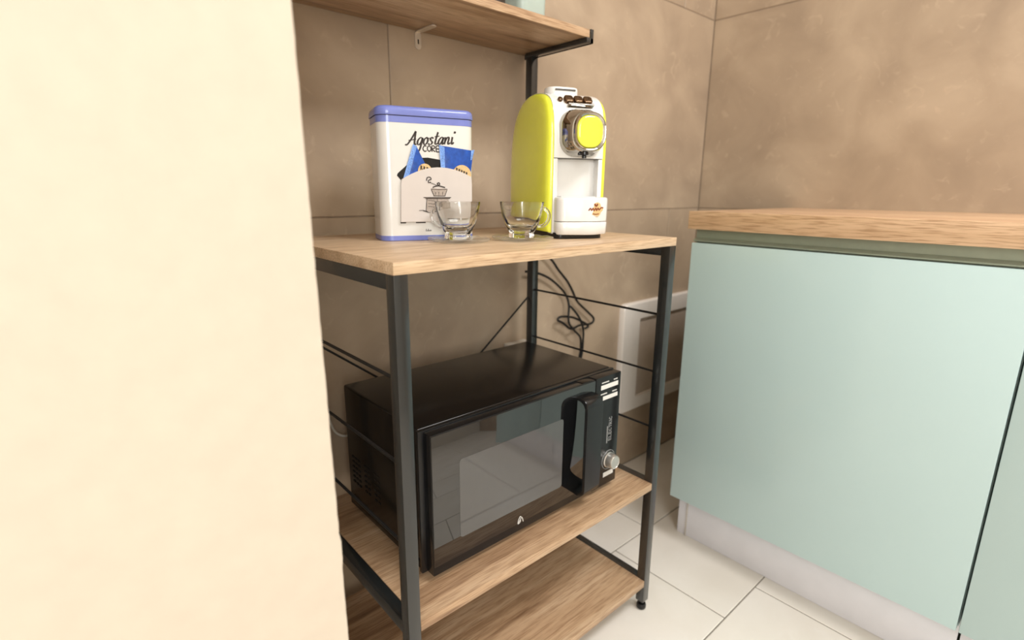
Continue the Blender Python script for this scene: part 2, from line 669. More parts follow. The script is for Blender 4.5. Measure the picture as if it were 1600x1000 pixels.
body = mbox('casing', (MX0, MYB + 0.004, MZ0 + 0.006), (MX1 - 0.002, MY1, MZ1), M['mwbody'], 0.004, seg=3)
mbox('front_flange', (MX0 - 0.002, MYB - 0.003, MZ0), (MX1, MYB + 0.005, MZ1 - 0.001), M['dark'], 0.0015)
# raised side panel skirt and its vent slots
mbox('skirt', (MX0 - 0.0012, MYB + 0.006, MZ0 + 0.006), (MX0 + 0.001, MY1 - 0.004, MZ0 + 0.02), M['mwbody'], 0.0005, body)
for r_ in range(6):
    for c_ in range(9):
        if (c_ in (3, 6)):
            continue
        y = 0.300 - c_ * 0.012
        z = MZ0 + 0.105 - r_ * 0.010
        bm = bmesh.new()
        add_box(bm, (MX0 - 0.0007 - mo[0], y - mo[1], z - mo[2]), (MX0 + 0.0007 - mo[0], y + 0.0075 - mo[1], z + 0.0035 - mo[2]), 0.0003, 1)
        link('vent_slot', bm, M['labelgrey'] if False else M['dark'], body)
# door
SX = 0.4435                                   # split between the door and the control panel
DXL = 0.0755
door = mbox('door', (DXL, MY0 + 0.0015, MZ0 + 0.002), (SX - 0.0008, MYB - 0.0035, MZ1 - 0.003), M['dark'], 0.0015)
mbox('door_glass', (DXL + 0.001, MY0, MZ0 + 0.018), (SX - 0.0012, MY0 + 0.0025, MZ1 - 0.0045), M['mwglass'], 0.0006, door)
prism('window', [(p[0] - mo[0], p[1] - mo[2]) for p in rrect((0.1252 + 0.356) / 2, 0.4435, 0.356 - 0.1252, 0.1355, 0.006, 5)],
      MY0 - 0.0004 - mo[1], MY0 + 0.0005 - mo[1], M['mwwindow'], door)
# latch notch in the door's top edge
mbox('latch_tab', (0.408, MY0 + 0.003, MZ1 - 0.0045), (0.436, MYB - 0.004, MZ1 - 0.0022), M['mwbody'], 0.0006, door)
# handle: a broad strap bent into a bracket, standing off the glossy door
HX0, HX1, HYF, HZ0, HZ1, HR, HT = 0.3880, 0.4320, 0.0215, 0.3490, 0.5445, 0.017, 0.0062


def bracket(yf, z0, z1, r, ye):
    out = [(ye, z1)]
    for i in range(9):
        t = PI / 2 * i / 8
        out.append((yf + r - r * math.sin(t), z1 - r + r * math.cos(t)))
    for i in range(9):
        t = PI / 2 * i / 8
        out.append((yf + r - r * math.cos(t), z0 + r - r * math.sin(t)))
    out.append((ye, z0))
    return out


hp = bracket(HYF, HZ0, HZ1, HR, MY0 + 0.001) + bracket(HYF + HT, HZ0 + HT, HZ1 - HT, HR - HT, MY0 + 0.001)[::-1]
prism('handle', [(a_ - mo[1], b_ - mo[2]) for a_, b_ in hp], HX0 - mo[0], HX1 - mo[0], M['dark'], door, 'yz', 0.0012, 2, 30)
# glyph printed near the door's lower edge
bm = bmesh.new()
lx, lz = 0.2535 - mo[0], 0.3512 - mo[2]
add_ribbon(bm, [(lx - .0060, lz - .0055), (lx - .0045, lz + .001), (lx - .0005, lz + .0065), (lx + .002, lz + .004), (lx - .0005, lz), (lx - .004, lz - .0035),
                (lx - .0052, lz - .006), (lx - .002, lz - .0052), (lx + .001, lz - .0015)], .0012, MY0 - 0.0004 - mo[1], MY0 + .0002 - mo[1])
add_ribbon(bm, [(lx + .0008, lz + .0055), (lx + .0045, lz + .0018), (lx + .0062, lz - .0045), (lx + .0068, lz - .006)], .0012, MY0 - 0.0004 - mo[1], MY0 + .0002 - mo[1])
link('glyph', bm, M['label'], door)
# control panel
pan = mbox('control_panel', (SX + 0.0008, MY0, MZ0 + 0.002), (MX1 - 0.003, MYB - 0.0035, MZ1 - 0.002), M['dark'], 0.0015)
pf = MY0 - mo[1]


def plabel(x0, x1, z0, z1, mat='label', name='label_strip'):
    bm_ = bmesh.new()
    add_box(bm_, (x0 - mo[0], pf - 0.0005, z0 - mo[2]), (x1 - mo[0], pf + 0.0003, z1 - mo[2]), 0.0002, 1)
    return link(name, bm_, M[mat], pan)


plabel(0.4590, 0.5110, 0.5390, 0.5480)
plabel(0.4660, 0.5110, 0.5165, 0.5245)
for x0, x1, z in ((0.461, 0.482, 0.5530), (0.497, 0.508, 0.5530), (0.459, 0.478, 0.5300), (0.494, 0.508, 0.5295)):
    bm = bmesh.new()
    x = x0
    while x < x1:
        add_box(bm, (x - mo[0], pf - 0.0005, z - mo[2] - 0.0011), (x + 0.0017 - mo[0], pf + 0.0003, z - mo[2] + 0.0011))
        x += 0.0024
    link('small_print', bm, M['label'], pan)
plabel(0.4790, 0.5100, 0.3475, 0.3575)
# vertical lettering beside the handle: two columns of small strokes
GL = {'E': [[(0, 0), (0, 1), (.6, 1)], [(0, .5), (.5, .5)], [(0, 0), (.6, 0)]], 'L': [[(0, 1), (0, 0), (.6, 0)]],
      'C': [[(.6, .85), (.3, 1), (0, .6), (0, .3), (.3, 0), (.6, .15)]], 'T': [[(0, 1), (.7, 1)], [(.35, 1), (.35, 0)]],
      'R': [[(0, 0), (0, 1), (.5, .9), (.5, .6), (0, .5), (.6, 0)]], 'I': [[(.1, 0), (.1, 1)]],
      'O': [[(.3, 0), (0, .3), (0, .7), (.3, 1), (.6, .7), (.6, .3), (.3, 0)]]}


def stroke_text(bm, txt, x, z, h, width, d0, d1, adv=0.85, up=False, sm=1):
    """letters from strokes; up=True runs the line upwards"""
    for ch in txt:
        for st in GL.get(ch, []):
            P = []
            for a, b in st:
                P.append((x - b * h, z + a * h) if up else (x + a * h, z + b * h))
            add_ribbon(bm, P, width, d0, d1, sm)
        if up:
            z += h * adv * (0.5 if ch == 'I' else 1)
        else:
            x += h * adv * (0.5 if ch == 'I' else 1)


bm = bmesh.new()
stroke_text(bm, 'ELECTRIC', 0.4975 - mo[0], 0.4255 - mo[2], 0.0085, 0.0010, pf - 0.0005, pf + 0.0003, 0.82, True)
link('vertical_lettering', bm, M['labelgrey'], pan)
bm = bmesh.new()
z = 0.4215
while z < 0.457:
    add_box(bm, (0.4835 - mo[0], pf - 0.0005, z - mo[2]), (0.4862 - mo[0], pf + 0.0003, z + 0.0016 - mo[2]))
    z += 0.0023
link('small_print', bm, M['labelgrey'], pan)
kn = lathe('knob', [(0.0165, 0.0), (0.0165, -0.003), (0.0150, -0.004), (0.0145, -0.016), (0.0132, -0.0185), (0.0128, -0.0178), (0.002, -0.0178)][::-1],
           M['silver'], pan, (0.4925 - mo[0], pf, 0.3835 - mo[2]), 32, 'y')
lathe('knob_ring', [(0.0205, 0.0003), (0.0205, -0.0009), (0.0195, -0.0009), (0.0195, 0.0003)], M['labelgrey'], pan, (0.4925 - mo[0], pf, 0.3835 - mo[2]), 32, 'y')
for x in (0.10, 0.49):
    for y in (0.095, 0.295):
        lathe('rubber_foot', [(0.012, 0.010 + 0.008), (0.012, 0.002), (0.010, 0.0)], M['dark'], mw, (x - mo[0], y - mo[1], 0), 16)

# ------------------------------------------------------------------ coffee tin
TW, TD, THT = 0.163, 0.088, 0.2125
tin = thing('coffee_tin', 'tall white coffee tin with a periwinkle lid, script lettering and blue sachets', 'tin',
            (0.118, 0.245, H1), math.radians(-18))


def tinring(z, ins=0.0, r=0.020):
    return [Vector((p[0], p[1], z)) for p in rrect(TW / 2, TD / 2, TW - 2 * ins, TD - 2 * ins, max(r - ins, 0.002), 8)]


loft('body', [tinring(0.0009, 0.002), tinring(0.002, 0.0012), tinring(0.0086, 0.0012)][1:] + [tinring(0.1865, 0.0012)], M['tinwhite'], tin)
loft('bottom_band', [tinring(0.0, 0.0024), tinring(0.0007, 0.0008), tinring(0.0085, 0.0008), tinring(0.0085, 0.004)], M['tinblue'], tin)
loft('neck_band', [tinring(0.1862, 0.004), tinring(0.1862, 0.0008), tinring(0.1962, 0.0008), tinring(0.1962, 0.004)], M['tinblue'], tin)
loft('seam', [tinring(0.1955, 0.0022), tinring(0.1985, 0.0022)], M['ink'], tin)
loft('lid', [tinring(0.1972, 0.003), tinring(0.1972, -0.0006), tinring(0.1980, -0.0010), tinring(0.2055, -0.0002), tinring(0.2088, 0.0012),
             tinring(0.2112, 0.0045), tinring(0.2122, 0.0100), tinring(0.2110, 0.0120), tinring(0.2110, 0.0200)], M['tinblue'], tin, angle=50)
FV = 0.0012                                  # the tin's printed front
# black opening behind the sachets
op = [(.0285, .1050), (.0300, .1085), (.0520, .1275), (.0640, .1330), (.0800, .1342), (.1032, .1310), (.1250, .1290), (.150, .118), (.1500, .1000), (.0380, .0940)]
prism('dark_opening', op, FV - 0.0006, FV + 0.0003, M['dark'], tin)


def pillow(name, quad, d0, bulge, mat, parent, n=12):
    """puffy foil sachet over four corner points on the tin's front"""
    bm_ = bmesh.new()
    a, b, c, d = [Vector(p) for p in quad]

    def pos(i, j, side):
        s, t = i / n, j / n
        p = a.lerp(b, s).lerp(d.lerp(c, s), t)
        e = (math.sin(PI * s) * math.sin(PI * t)) ** 0.55 if 0 < i < n and 0 < j < n else 0
        wr_ = 1 + 0.16 * math.sin(9 * s + 4 * t) * math.sin(7 * t)
        return Vector((p.x, d0 - (bulge * e * wr_ if side else 0) - (0.0003 if side else 0), p.y))
    F = [[bm_.verts.new(pos(i, j, True)) for j in range(n + 1)] for i in range(n + 1)]
    B = [[bm_.verts.new(pos(i, j, False)) for j in range(n + 1)] for i in range(n + 1)]
    for i in range(n):
        for j in range(n):
            bm_.faces.new((F[i][j], F[i + 1][j], F[i + 1][j + 1], F[i][j + 1]))
            bm_.faces.new((B[i][j], B[i][j + 1], B[i + 1][j + 1], B[i + 1][j]))
    for i in range(n):
        bm_.faces.new((F[i][0], B[i][0], B[i + 1][0], F[i + 1][0]))
        bm_.faces.new((F[i][n], F[i + 1][n], B[i + 1][n], B[i][n]))
        bm_.faces.new((F[0][i], F[0][i + 1], B[0][i + 1], B[0][i]))
        bm_.faces.new((F[n][i], B[n][i], B[n][i + 1], F[n][i + 1]))
    return link(name, bm_, mat, parent, 60)


sv = FV - 0.0006
s1 = pillow('sachet', [(.0400, .0900), (.0850, .1050), (.0615, .1520), (.0555, .1500)], sv, 0.0020, M['sachet'], tin)
pillow('sealed_edge', [(.0345, .0900), (.0430, .0900), (.0620, .1500), (.0560, .1545)], sv - 0.0017, 0.0007, M['sachetedge'], s1, 8)
s2 = pillow('sachet', [(.1040, .1000), (.1520, .0960), (.1590, .1475), (.1010, .1540)], sv, 0.0024, M['sachet'], tin)
pillow('sealed_edge', [(.1020, .1030), (.1085, .1030), (.1080, .1515), (.0990, .1550)], sv - 0.0019, 0.0007, M['sachetedge'], s2, 8)
pillow('sealed_edge', [(.1530, .1320), (.1560, .1330), (.1605, .1490), (.1545, .1480)], sv - 0.0016, 0.0006, M['sachetedge'], s2, 8)
for s, cx, cz, rr in ((s1, .0740, .1130, .0115), (s2, .1375, .1075, .0165)):
    em = prism('emblem', [(cx + rr * math.cos(2 * PI * i / 28), cz + rr * math.sin(2 * PI * i / 28)) for i in range(28)], sv - 0.0031, sv - 0.0024, M['emblem'], s)
    bm = bmesh.new()
    n_ = 5 if rr > .014 else 3
    for i in range(n_):
        u = cx - rr * .62 + i * rr * 1.3 / n_
        zz = cz + rr * (.66 - .10 * i)
        add_ribbon(bm, [(u, zz - .006), (u + .0006, zz + .001), (u + .0022, zz - .0005), (u + .0012, zz - .003), (u + .003, zz - .006)], .0015, sv - 0.0034, sv - 0.003, 1)
    link('emblem_lettering', bm, M['ink'], s)
# pocket panel with an arched top
arc = [(.0312, .0310), (.0340, .0915)]
for i in range(15):
    t = i / 14
    u = .0350 + (.1540 - .0350) * t
    arc.append((u, .0925 + .0245 * math.sin(PI * (0.06 + 0.86 * t)) ** 0.8 + .004 * t))
arc += [(.1545, .0930), (.1545, .0310)]
pk = prism('pocket_panel', arc, FV - 0.0046, FV + 0.0002, M['panelprint'], tin, bevel=0.0004, seg=1)
pv = FV - 0.0046
bm = bmesh.new()
bm.free()
for u0, u1 in ((.0312, .0405), (.0570, .0735), (.112, .128)):
    box('slit', (u0, FV - 0.0008, .0288), (u1, FV + 0.0001, .0306), M['ink'], tin, 0)
# grinder drawing on the pocket
def pr(name, pts, mat, d=0.0004):
    return prism(name, pts, pv - d, pv + 0.0001, M[mat], pk)


pr('grinder_bowl', [(.0830, .0830), (.0855, .0850), (.1085, .0850), (.1110, .0830), (.1070, .0735), (.0870, .0735)], 'inkpale')
pr('grinder_box', [(.0755, .0690), (.1125, .0690), (.1150, .0520), (.0900, .0480), (.0735, .0475)], 'inkpale')
pr('grinder_table', [(.0700, .0712), (.1172, .0712), (.1150, .0690), (.0740, .0685)], 'inksoft', 0.0006)
pr('grinder_drawer', [(.0935, .0640), (.1085, .0640), (.1095, .0560), (.0935, .0545)], 'inksoft', 0.0006)
bm = bmesh.new()
i0, i1 = pv - 0.0008, pv + 0.0001
for st, wd in (([(.0760, .0975), (.0770, .1025), (.0820, .1030), (.0835, .0995), (.0795, .0985), (.0790, .0945), (.0830, .0955)], .0014),
               ([(.0820, .0945), (.0890, .0920), (.0950, .0890)], .0007),
               ([(.0935, .0930), (.0965, .0945), (.0980, .0920), (.0955, .0905), (.0935, .0930)], .0016),
               ([(.0860, .0868), (.0900, .0885), (.0960, .0895), (.1030, .0880), (.1070, .0868)], .0018),
               ([(.0830, .0845), (.0970, .0835), (.1110, .0845)], .0008),
               ([(.0835, .0835), (.0880, .0730)], .0008), ([(.1105, .0835), (.1065, .0730)], .0008),
               ([(.0870, .0733), (.1070, .0733)], .0010),
               ([(.0700, .0705), (.1172, .0708)], .0010), ([(.0740, .0685), (.1150, .0690)], .0009),
               ([(.0755, .0688), (.0735, .0478)], .0009), ([(.0930, .0688), (.0935, .0500)], .0006),
               ([(.0735, .0478), (.0800, .0462), (.0940, .0485)], .0010), ([(.0700, .0500), (.0620, .0495)], .0007),
               ([(.0690, .0492), (.0760, .0476)], .0016),
               ([(.0780, .0660), (.0900, .0650)], .0006), ([(.0775, .0610), (.0900, .0600)], .0006), ([(.0770, .0560), (.0905, .0555)], .0006),
               ([(.0935, .0600), (.1090, .0600)], .0007), ([(.0900, .0800), (.0905, .0750)], .0006), ([(.1030, .0800), (.1020, .0750)], .0006),
               ([(.0960, .0800), (.0962, .0750)], .0006)):
    add_ribbon(bm, st, wd, i0, i1, 3)
link('grinder_outline', bm, M['ink'], pk)
# lettering: a cursive word and a row of capitals
CUR = {
    'A': (1.62, [[(-.1, .12), (.05, -.02), (.32, .22), (.75, 1.0), (1.12, 1.85)], [(1.12, 1.85), (1.18, 1.1), (1.30, .25), (1.45, .02), (1.6, .12)], [(.25, .62), (.75, .68), (1.45, .78)]]),
    'g': (1.0, [[(.82, .82), (.5, 1.0), (.16, .62), (.18, .15), (.45, .0), (.75, .4), (.84, .95)], [(.84, .95), (.80, .2), (.74, -.6), (.5, -1.0), (.22, -.75)]]),
    'o': (.92, [[(.5, 1.0), (.18, .75), (.12, .3), (.38, .0), (.70, .25), (.74, .7), (.5, 1.0), (.62, .85), (.95, .9)]]),
    's': (.82, [[(.66, .80), (.45, 1.0), (.22, .82), (.36, .55), (.62, .32), (.50, .04), (.20, .0), (.06, .18)]]),
    't': (.72, [[(.42, 1.70), (.32, .8), (.30, .2), (.5, .0), (.78, .22)], [(.02, 1.08), (.35, 1.08), (.78, 1.16)]]),
    'a': (1.02, [[(.78, .82), (.5, 1.0), (.16, .62), (.14, .15), (.38, .0), (.66, .4), (.80, .98)], [(.80, .98), (.76, .3), (.86, .0), (1.06, .2)]]),
    'n': (1.12, [[(.08, 1.0), (.16, .5), (.14, .0)], [(.14, .3), (.35, .85), (.60, 1.0), (.72, .75), (.70, .2), (.84, .0), (1.08, .2)]]),
    'i': (.55, [[(.14, 1.0), (.16, .5), (.20, .1), (.36, .0), (.55, .25)], [(.30, 1.62), (.36, 1.72), (.42, 1.62), (.36, 1.54), (.30, 1.62)]]),
}
bm = bmesh.new()
x = 0.0
xh = 0.0112
for ch in 'Agostani':
    adv, sts = CUR[ch]
    for st in sts:
        P = []
        for a, b in st:
            u = (x + a + 0.28 * b) * xh
            P.append((.0450 + u * 0.91, .1525 + b * xh + u * 0.052))
        add_ribbon(bm, P, 0.0013, FV - 0.0005, FV + 0.0002, 5, 0.0032)
    x += adv
link('script_lettering', bm, M['ink'], tin)
bm = bmesh.new()
stroke_text(bm, 'CORE', .0728, .1437, .0092, .0018, FV - 0.0005, FV + 0.0002, 0.80, False, 2)
link('capital_lettering', bm, M['ink'], tin)
bm = bmesh.new()
for i, (a, b) in enumerate(((0, .004), (.0022, .002), (.0036, .004), (.0052, .002), (.0068, .0026), (.0084, .0022))):
    add_ribbon(bm, [(.0740 + a, .0150), (.0743 + a, .0150 + b)], .0008, FV - 0.0005, FV + 0.0002, 1)
link('small_print', bm, M['ink'], tin)

# ------------------------------------------------------------------ capsule coffee machine
cm = thing('coffee_machine', 'lime yellow and white capsule coffee machine with a chrome lever on the rack worktop', 'coffee maker',
           (0.39, 0.125, H1), math.radians(-22))
prof = [(.004, .010), (.002, .060), (.001, .120), (.001, .175), (.005, .210), (.017, .234), (.040, .2475), (.075, .2545), (.110, .2545), (.145, .245),
        (.175, .222), (.194, .185), (.203, .135), (.204, .070), (.198, .018), (.190, .010)]
pc = [tuple(p)[:2] for p in catmull([(a, b, 0) for a, b in prof[:-1]], 5)] + [prof[-1]]
ccx, ccz = .102, .125


def shellring(u, ins):
    out = []
    for v, z in pc:
        d = Vector((v - ccx, z - ccz))
        d2 = Vector((d.x * (1 - ins / .10), d.y * (1 - ins / .12)))
        out.append(Vector((u, ccx + d2.x, ccz + d2.y)))
    return out


UL, UR = 0.0, 0.0965
loft('side_shell', [shellring(UL + .001, 0.0), shellring(UL - .003, 0.0003), shellring(UL - .0065, .0022), shellring(UL - .0092, .0058), shellring(UL - .0108, .011),
                    shellring(UL - .0120, .022), shellring(UL - .0125, .045)], M['yellow'], cm, angle=60)
loft('side_shell', [shellring(UR - .001, 0.0), shellring(UR + .003, 0.0003), shellring(UR + .0065, .0022), shellring(UR + .0092, .0058), shellring(UR + .0108, .011),
                    shellring(UR + .0120, .022), shellring(UR + .0125, .045)], M['yellow'], cm, angle=60)
# white middle: profile with the cup bay cut out of its front
bay = .018
wp = [(bay, .010), (bay, .1395), (-.001, .1395), (-.001, .175)] + [(a - .0012 if i < 8 else a, b + .0014) for i, (a, b) in enumerate(prof)][4:-1] + [(.190, .010)]
head = catmull([(a, b, 0) for a, b in wp[3:-1]], 5)
wpts = [wp[0], wp[1], wp[2]] + [(p.x, p.y) for p in head] + [wp[-1]]
core = prism('body', wpts, UL + .0005, UR - .0005, M['mwhite'], cm, 'yz')
for a, b in ((UL + .0004, UL + .0085), (UR - .0085, UR - .0004)):
    box('side_column', (a, -.0005, .008), (b, bay + .002, .1385), M['mwhite'], cm, 0.0012)
box('bay_seam', (UL + .001, .0002, .1383), (UR - .001, .016, .1398), M['seam'], cm, 0)
# drip tray: waved front, slight overhang to the right
def trayring(z, ins=0.0):
    u0, u1, vb = UL + .0030, UR + .0045, bay
    pts_ = [(u0 + ins, vb), (u0 + ins, -.004)]
    for i in range(17):
        t = i / 16
        u = u0 + ins + (u1 - u0 - 2 * ins) * t
        v = -.022 - .012 * math.sin(PI * min(1, t * 1.15)) + .004 * math.sin(2 * PI * t)
        if i == 0:
            v = -.015
        if i == 16:
            v = -.018
        pts_.append((u, v + ins))
    pts_ += [(u1 - ins, -.004), (u1 - ins, vb)]
    return [Vector((a, b, z)) for a, b in pts_]


tray = loft('drip_tray', [trayring(.0305, .0016), trayring(.0312, .0004), trayring(.068, 0), trayring(.0715, .0008), trayring(.0728, .0030)], M['mwhite'], cm, angle=50)
loft('tray_base', [trayring(.0075, .0020), trayring(.0090, .0006), trayring(.0285, 0.0), trayring(.0298, .0010)], M['mwhite'], cm, angle=50)
loft('tray_seam', [trayring(.0290, .0022), trayring(.0312, .0022)], M['seam'], cm)
prism('shadow_gap_plate', rrect((UL + UR) / 2, .085, UR - UL - .004, .205, .012, 6), 0.0, .0105, M['dark'], cm, 'xy', 0.001)  # base plate, its black standing in for the shadow gap under the machine
bm = bmesh.new()
add_box(bm, (UL + .014, -.006, .0722), (UR - .014, bay - .002, .0742), 0.0006)
link('cup_grid', bm, M['mwhite'], tray)
# gold and brown emblem on the tray front
ec = (.0695, .0520)
ev = -.0335
em = prism('emblem', [(ec[0] + (.0125 + .0015 * math.cos(6 * t)) * math.cos(t), ec[1] + (.0115 + .001 * math.cos(5 * t)) * math.sin(t)) for t in [2 * PI * i / 36 for i in range(36)]],
           ev - .0004, ev + .004, M['emblem'], tray)
bm = bmesh.new()
for st, wd in (([(-.0145, -.002), (-.011, .002), (-.009, -.002), (-.006, .0022), (-.004, -.0022), (-.0005, .0024), (.001, -.002), (.004, .0025), (.006, -.001), (.010, .003), (.014, .0025)], .0022),
               ([(-.003, .0095), (0, .0055), (.003, .0095)], .0030), ([(-.006, -.0075), (0, -.0085), (.006, -.0075)], .0014)):
    add_ribbon(bm, [(ec[0] + a, ec[1] + b) for a, b in st], wd, ev - .0008, ev, 3)
link('emblem_lettering', bm, plain('rust_ink', srgb(128, 66, 34), 0.5, noise=0.3, scale=600), tray)

# chrome lever head
def oring(cu, cz, wu, wz, r, v, n=8):
    return [Vector((p[0], v, p[1])) for p in rrect(cu, cz, wu, wz, r, n)]


lever = loft('lever', [oring(.0510, .1810, .082, .0790, .028, .004), oring(.0510, .1810, .0820, .0790, .028, -.0045), oring(.0512, .1808, .0770, .0750, .029, -.014),
                       oring(.0520, .1810, .0680, .0690, .029, -.024), oring(.0527, .1812, .0610, .0640, .027, -.030)], M['chrome'], cm, angle=60)
loft('ring', [oring(.0527, .1812, .0560, .0590, .0245, -.029), oring(.0527, .1812, .0615, .0645, .027, -.0300), oring(.0527, .1812, .0620, .0650, .0272, -.0325),
              oring(.0527, .1812, .0590, .0620, .0260, -.0350), oring(.0527, .1812, .0530, .0560, .0230, -.0345), oring(.0527, .1812, .0500, .0530, .0215, -.0320)], M['chrome'], lever, angle=60)
loft('face_plate', [oring(.0527, .1816, .0480, .0520, .0205, -.0300), oring(.0527, .1816, .0480, .0520, .0205, -.0330), oring(.0527, .1816, .0460, .0500, .0198, -.0343),
                    oring(.0527, .1816, .0380, .0420, .0160, -.0352), oring(.0527, .1816, .0150, .0180, .006, -.0356)], M['yellow'], lever, angle=60)
bm = bmesh.new()
add_lathe(bm, [(.0075, .1520), (.0075, .1440), (.004, .1425), (.004, .1385)][::-1], (.0480, -.022, 0), 14)
add_box(bm, (.0370, -.026, .1430), (.0450, -.018, .1480), .001)
link('spout', bm, M['dark'], cm)
# three buttons and the chrome strip under them, on the sloping brow
bt = math.radians(40)
bc = Vector((.0470, .0115, .2325))
ex = Vector((1, 0, 0))
ey = Vector((0, math.cos(math.radians(48)), math.sin(math.radians(48))))    # up the brow
en = Vector((0, -ey.z, ey.y))                                               # out of it


def brow(cu, cv, wu, wv, r, h0, h1, bev):
    rings_ = []
    for h, ins in ((h0, 0), (h1 - bev, 0), (h1 - bev * .3, bev * .4), (h1, bev)):
        rings_.append([bc + ex * p[0] + ey * p[1] + en * h for p in rrect(cu, cv, wu - 2 * ins, wv - 2 * ins, max(r - ins, .0005), 5)])
    return rings_


for i in range(3):
    loft('button', brow(-.0145 + i * .0182, .0065, .0170, .0160, .0055, -.004, .0052, .0020), M['bronze'], cm, angle=50)
loft('power_light', brow(-.0305, .0065, .0085, .0085, .0040, -.004, .0036, .0012), M['bronze'], cm, angle=50)
loft('button_strip', brow(.0055, -.0060, .0500, .0048, .0020, -.004, .0048, .0012), M['chrome'], cm, angle=50)
# carrying handle on top
hb = bmesh.new()
pts = rrect(.0385, .062, .060, .040, .016, 6)
add_loft(hb, [[Vector((p[0], p[1], .2500)) for p in pts], [Vector((p[0], p[1], .2605)) for p in pts],
              [Vector((.0385 + (p[0] - .0385) * .97, .062 + (p[1] - .062) * .95, .2632)) for p in pts],
              [Vector((.0385 + (p[0] - .0385) * .88, .062 + (p[1] - .062) * .84, .2640)) for p in pts],
              [Vector((.0385 + (p[0] - .0385) * .84, .062 + (p[1] - .062) * .78, .2615)) for p in pts],
              [Vector((.0385 + (p[0] - .0385) * .70, .062 + (p[1] - .062) * .60, .2612)) for p in pts]])
tl = link('top_lid', hb, M['mwhite'], cm, 50)
prism('grip_slot', rrect(.0385, .2585, .040, .0030, .0014, 4), .0414, .0424, M['seam'], tl)

# ------------------------------------------------------------------ glass cups on glass saucers
def sq_ring(s, z, e=0.45, n=32):
    """a softly square ring of half-width s; e=0 is round"""
    out = []
    for i in range(n):
        a = 2 * PI * (i + .5) / n
        c, sn = math.cos(a), math.sin(a)
        p = 2.0 + e * 4
        k_ = (abs(c) ** p + abs(sn) ** p) ** (-1 / p)
        out.append(Vector((s * k_ * c, s * k_ * sn, z)))
    return out


def make_cup(loc, rz, hrz, label):
    t = thing('glass_cup', label, 'cup', loc, rz, 'glass espresso cups')
    outer = [(.0165, 0.0, .8), (.0178, .0012, .8), (.0180, .0050, .8), (.0170, .0085, .75), (.0200, .0130, .65), (.0245, .0230, .5), (.0295, .0380, .35), (.0328, .0520, .22), (.0342, .0588, .18), (.0340, .0598, .18)]
    inner = [(.0322, .0597, .18), (.0308, .0520, .2), (.0274, .0380, .25), (.0218, .0240, .3), (.0150, .0165, .2), (.0060, .0145, 0)]
    loft('bowl', [sq_ring(s, z, e) for s, z, e in outer + inner], M['glass'], t, angle=60)
    # handle loop
    c, s = math.cos(hrz), math.sin(hrz)
    pts_ = [(.0312, .0480), (.0390, .0485), (.0450, .0420), (.0458, .0330), (.0410, .0240), (.0330, .0195), (.0235, .0205)]
    P = catmull([(a * c, a * s, b) for a, b in pts_], 6)
    tube('handle', P, .0030, M['glass'], t, 10)
    return t


def make_saucer(loc, rz, label):
    t = thing('glass_saucer', label, 'saucer', loc, rz, 'square glass saucers')
    rings_ = []
    random.seed(3)
    for s, z, e in ((.0300, 0.0, .5), (.0330, .0004, .6), (.0400, .0032, .8), (.0425, .0062, .9), (.0420, .0078, .9), (.0390, .0066, .85), (.0310, .0048, .6), (.0200, .0046, .2)):
        ring = sq_ring(s, z, e, 48)
        for i, p in enumerate(ring):
            if s > .038:
                k_ = 1 + .012 * math.sin(i * 48 / 48 * 5 * .52) + .010 * math.sin(i * 1.7)
                p.x *= k_
                p.y *= k_
                p.z += .0008 * math.sin(i * 1.3)
        rings_.append(ring)
    loft('plate', rings_, M['saucerglass'], t, angle=60)
    return t


make_saucer((.210, .161, H1), math.radians(-8), 'square clear glass saucer in front of the coffee tin')
make_cup((.212, .165, H1 + .0050), math.radians(-8), math.radians(128), 'clear glass espresso cup with its handle to the left, before the tin')
make_saucer((.316, .122, H1), math.radians(-4), 'square clear glass saucer beside the yellow coffee machine')
make_cup((.316, .124, H1 + .0050), math.radians(-4), math.radians(-38), 'clear glass espresso cup with its handle to the right, beside the coffee machine')

# ------------------------------------------------------------------ things on the top shelf
zt = H4 + TH + 0.0003
cn = thing('storage_canister', 'pale aqua plastic canister standing at the right end of the top shelf', 'canister', (.514, .345, zt))


def crr(z, w_, r):
    return [Vector((p[0], p[1], z)) for p in rrect(0, 0, w_, w_, r, 6)]


loft('body', [crr(0, .070, .016), crr(.003, .074, .018), crr(.110, .078, .018), crr(.110, .072, .015), crr(.006, .068, .014)], M['canister'], cn)
loft('lid', [crr(.1085, .080, .019), crr(.1085, .083, .020), crr(.118, .083, .020), crr(.121, .078, .018)], M['socket'], cn)
dj = thing('dark_jar', 'dark jar beside the aqua canister on the top shelf', 'jar', (.4145, .335, zt))
lathe('body', [(.030, 0), (.033, .003), (.033, .075), (.028, .086), (.024, .090)], M['ink'], dj, seg=28)
lathe('lid', [(.026, .0902), (.027, .0915), (.027, .104), (.025, .106)], M['dark'], dj, seg=28)

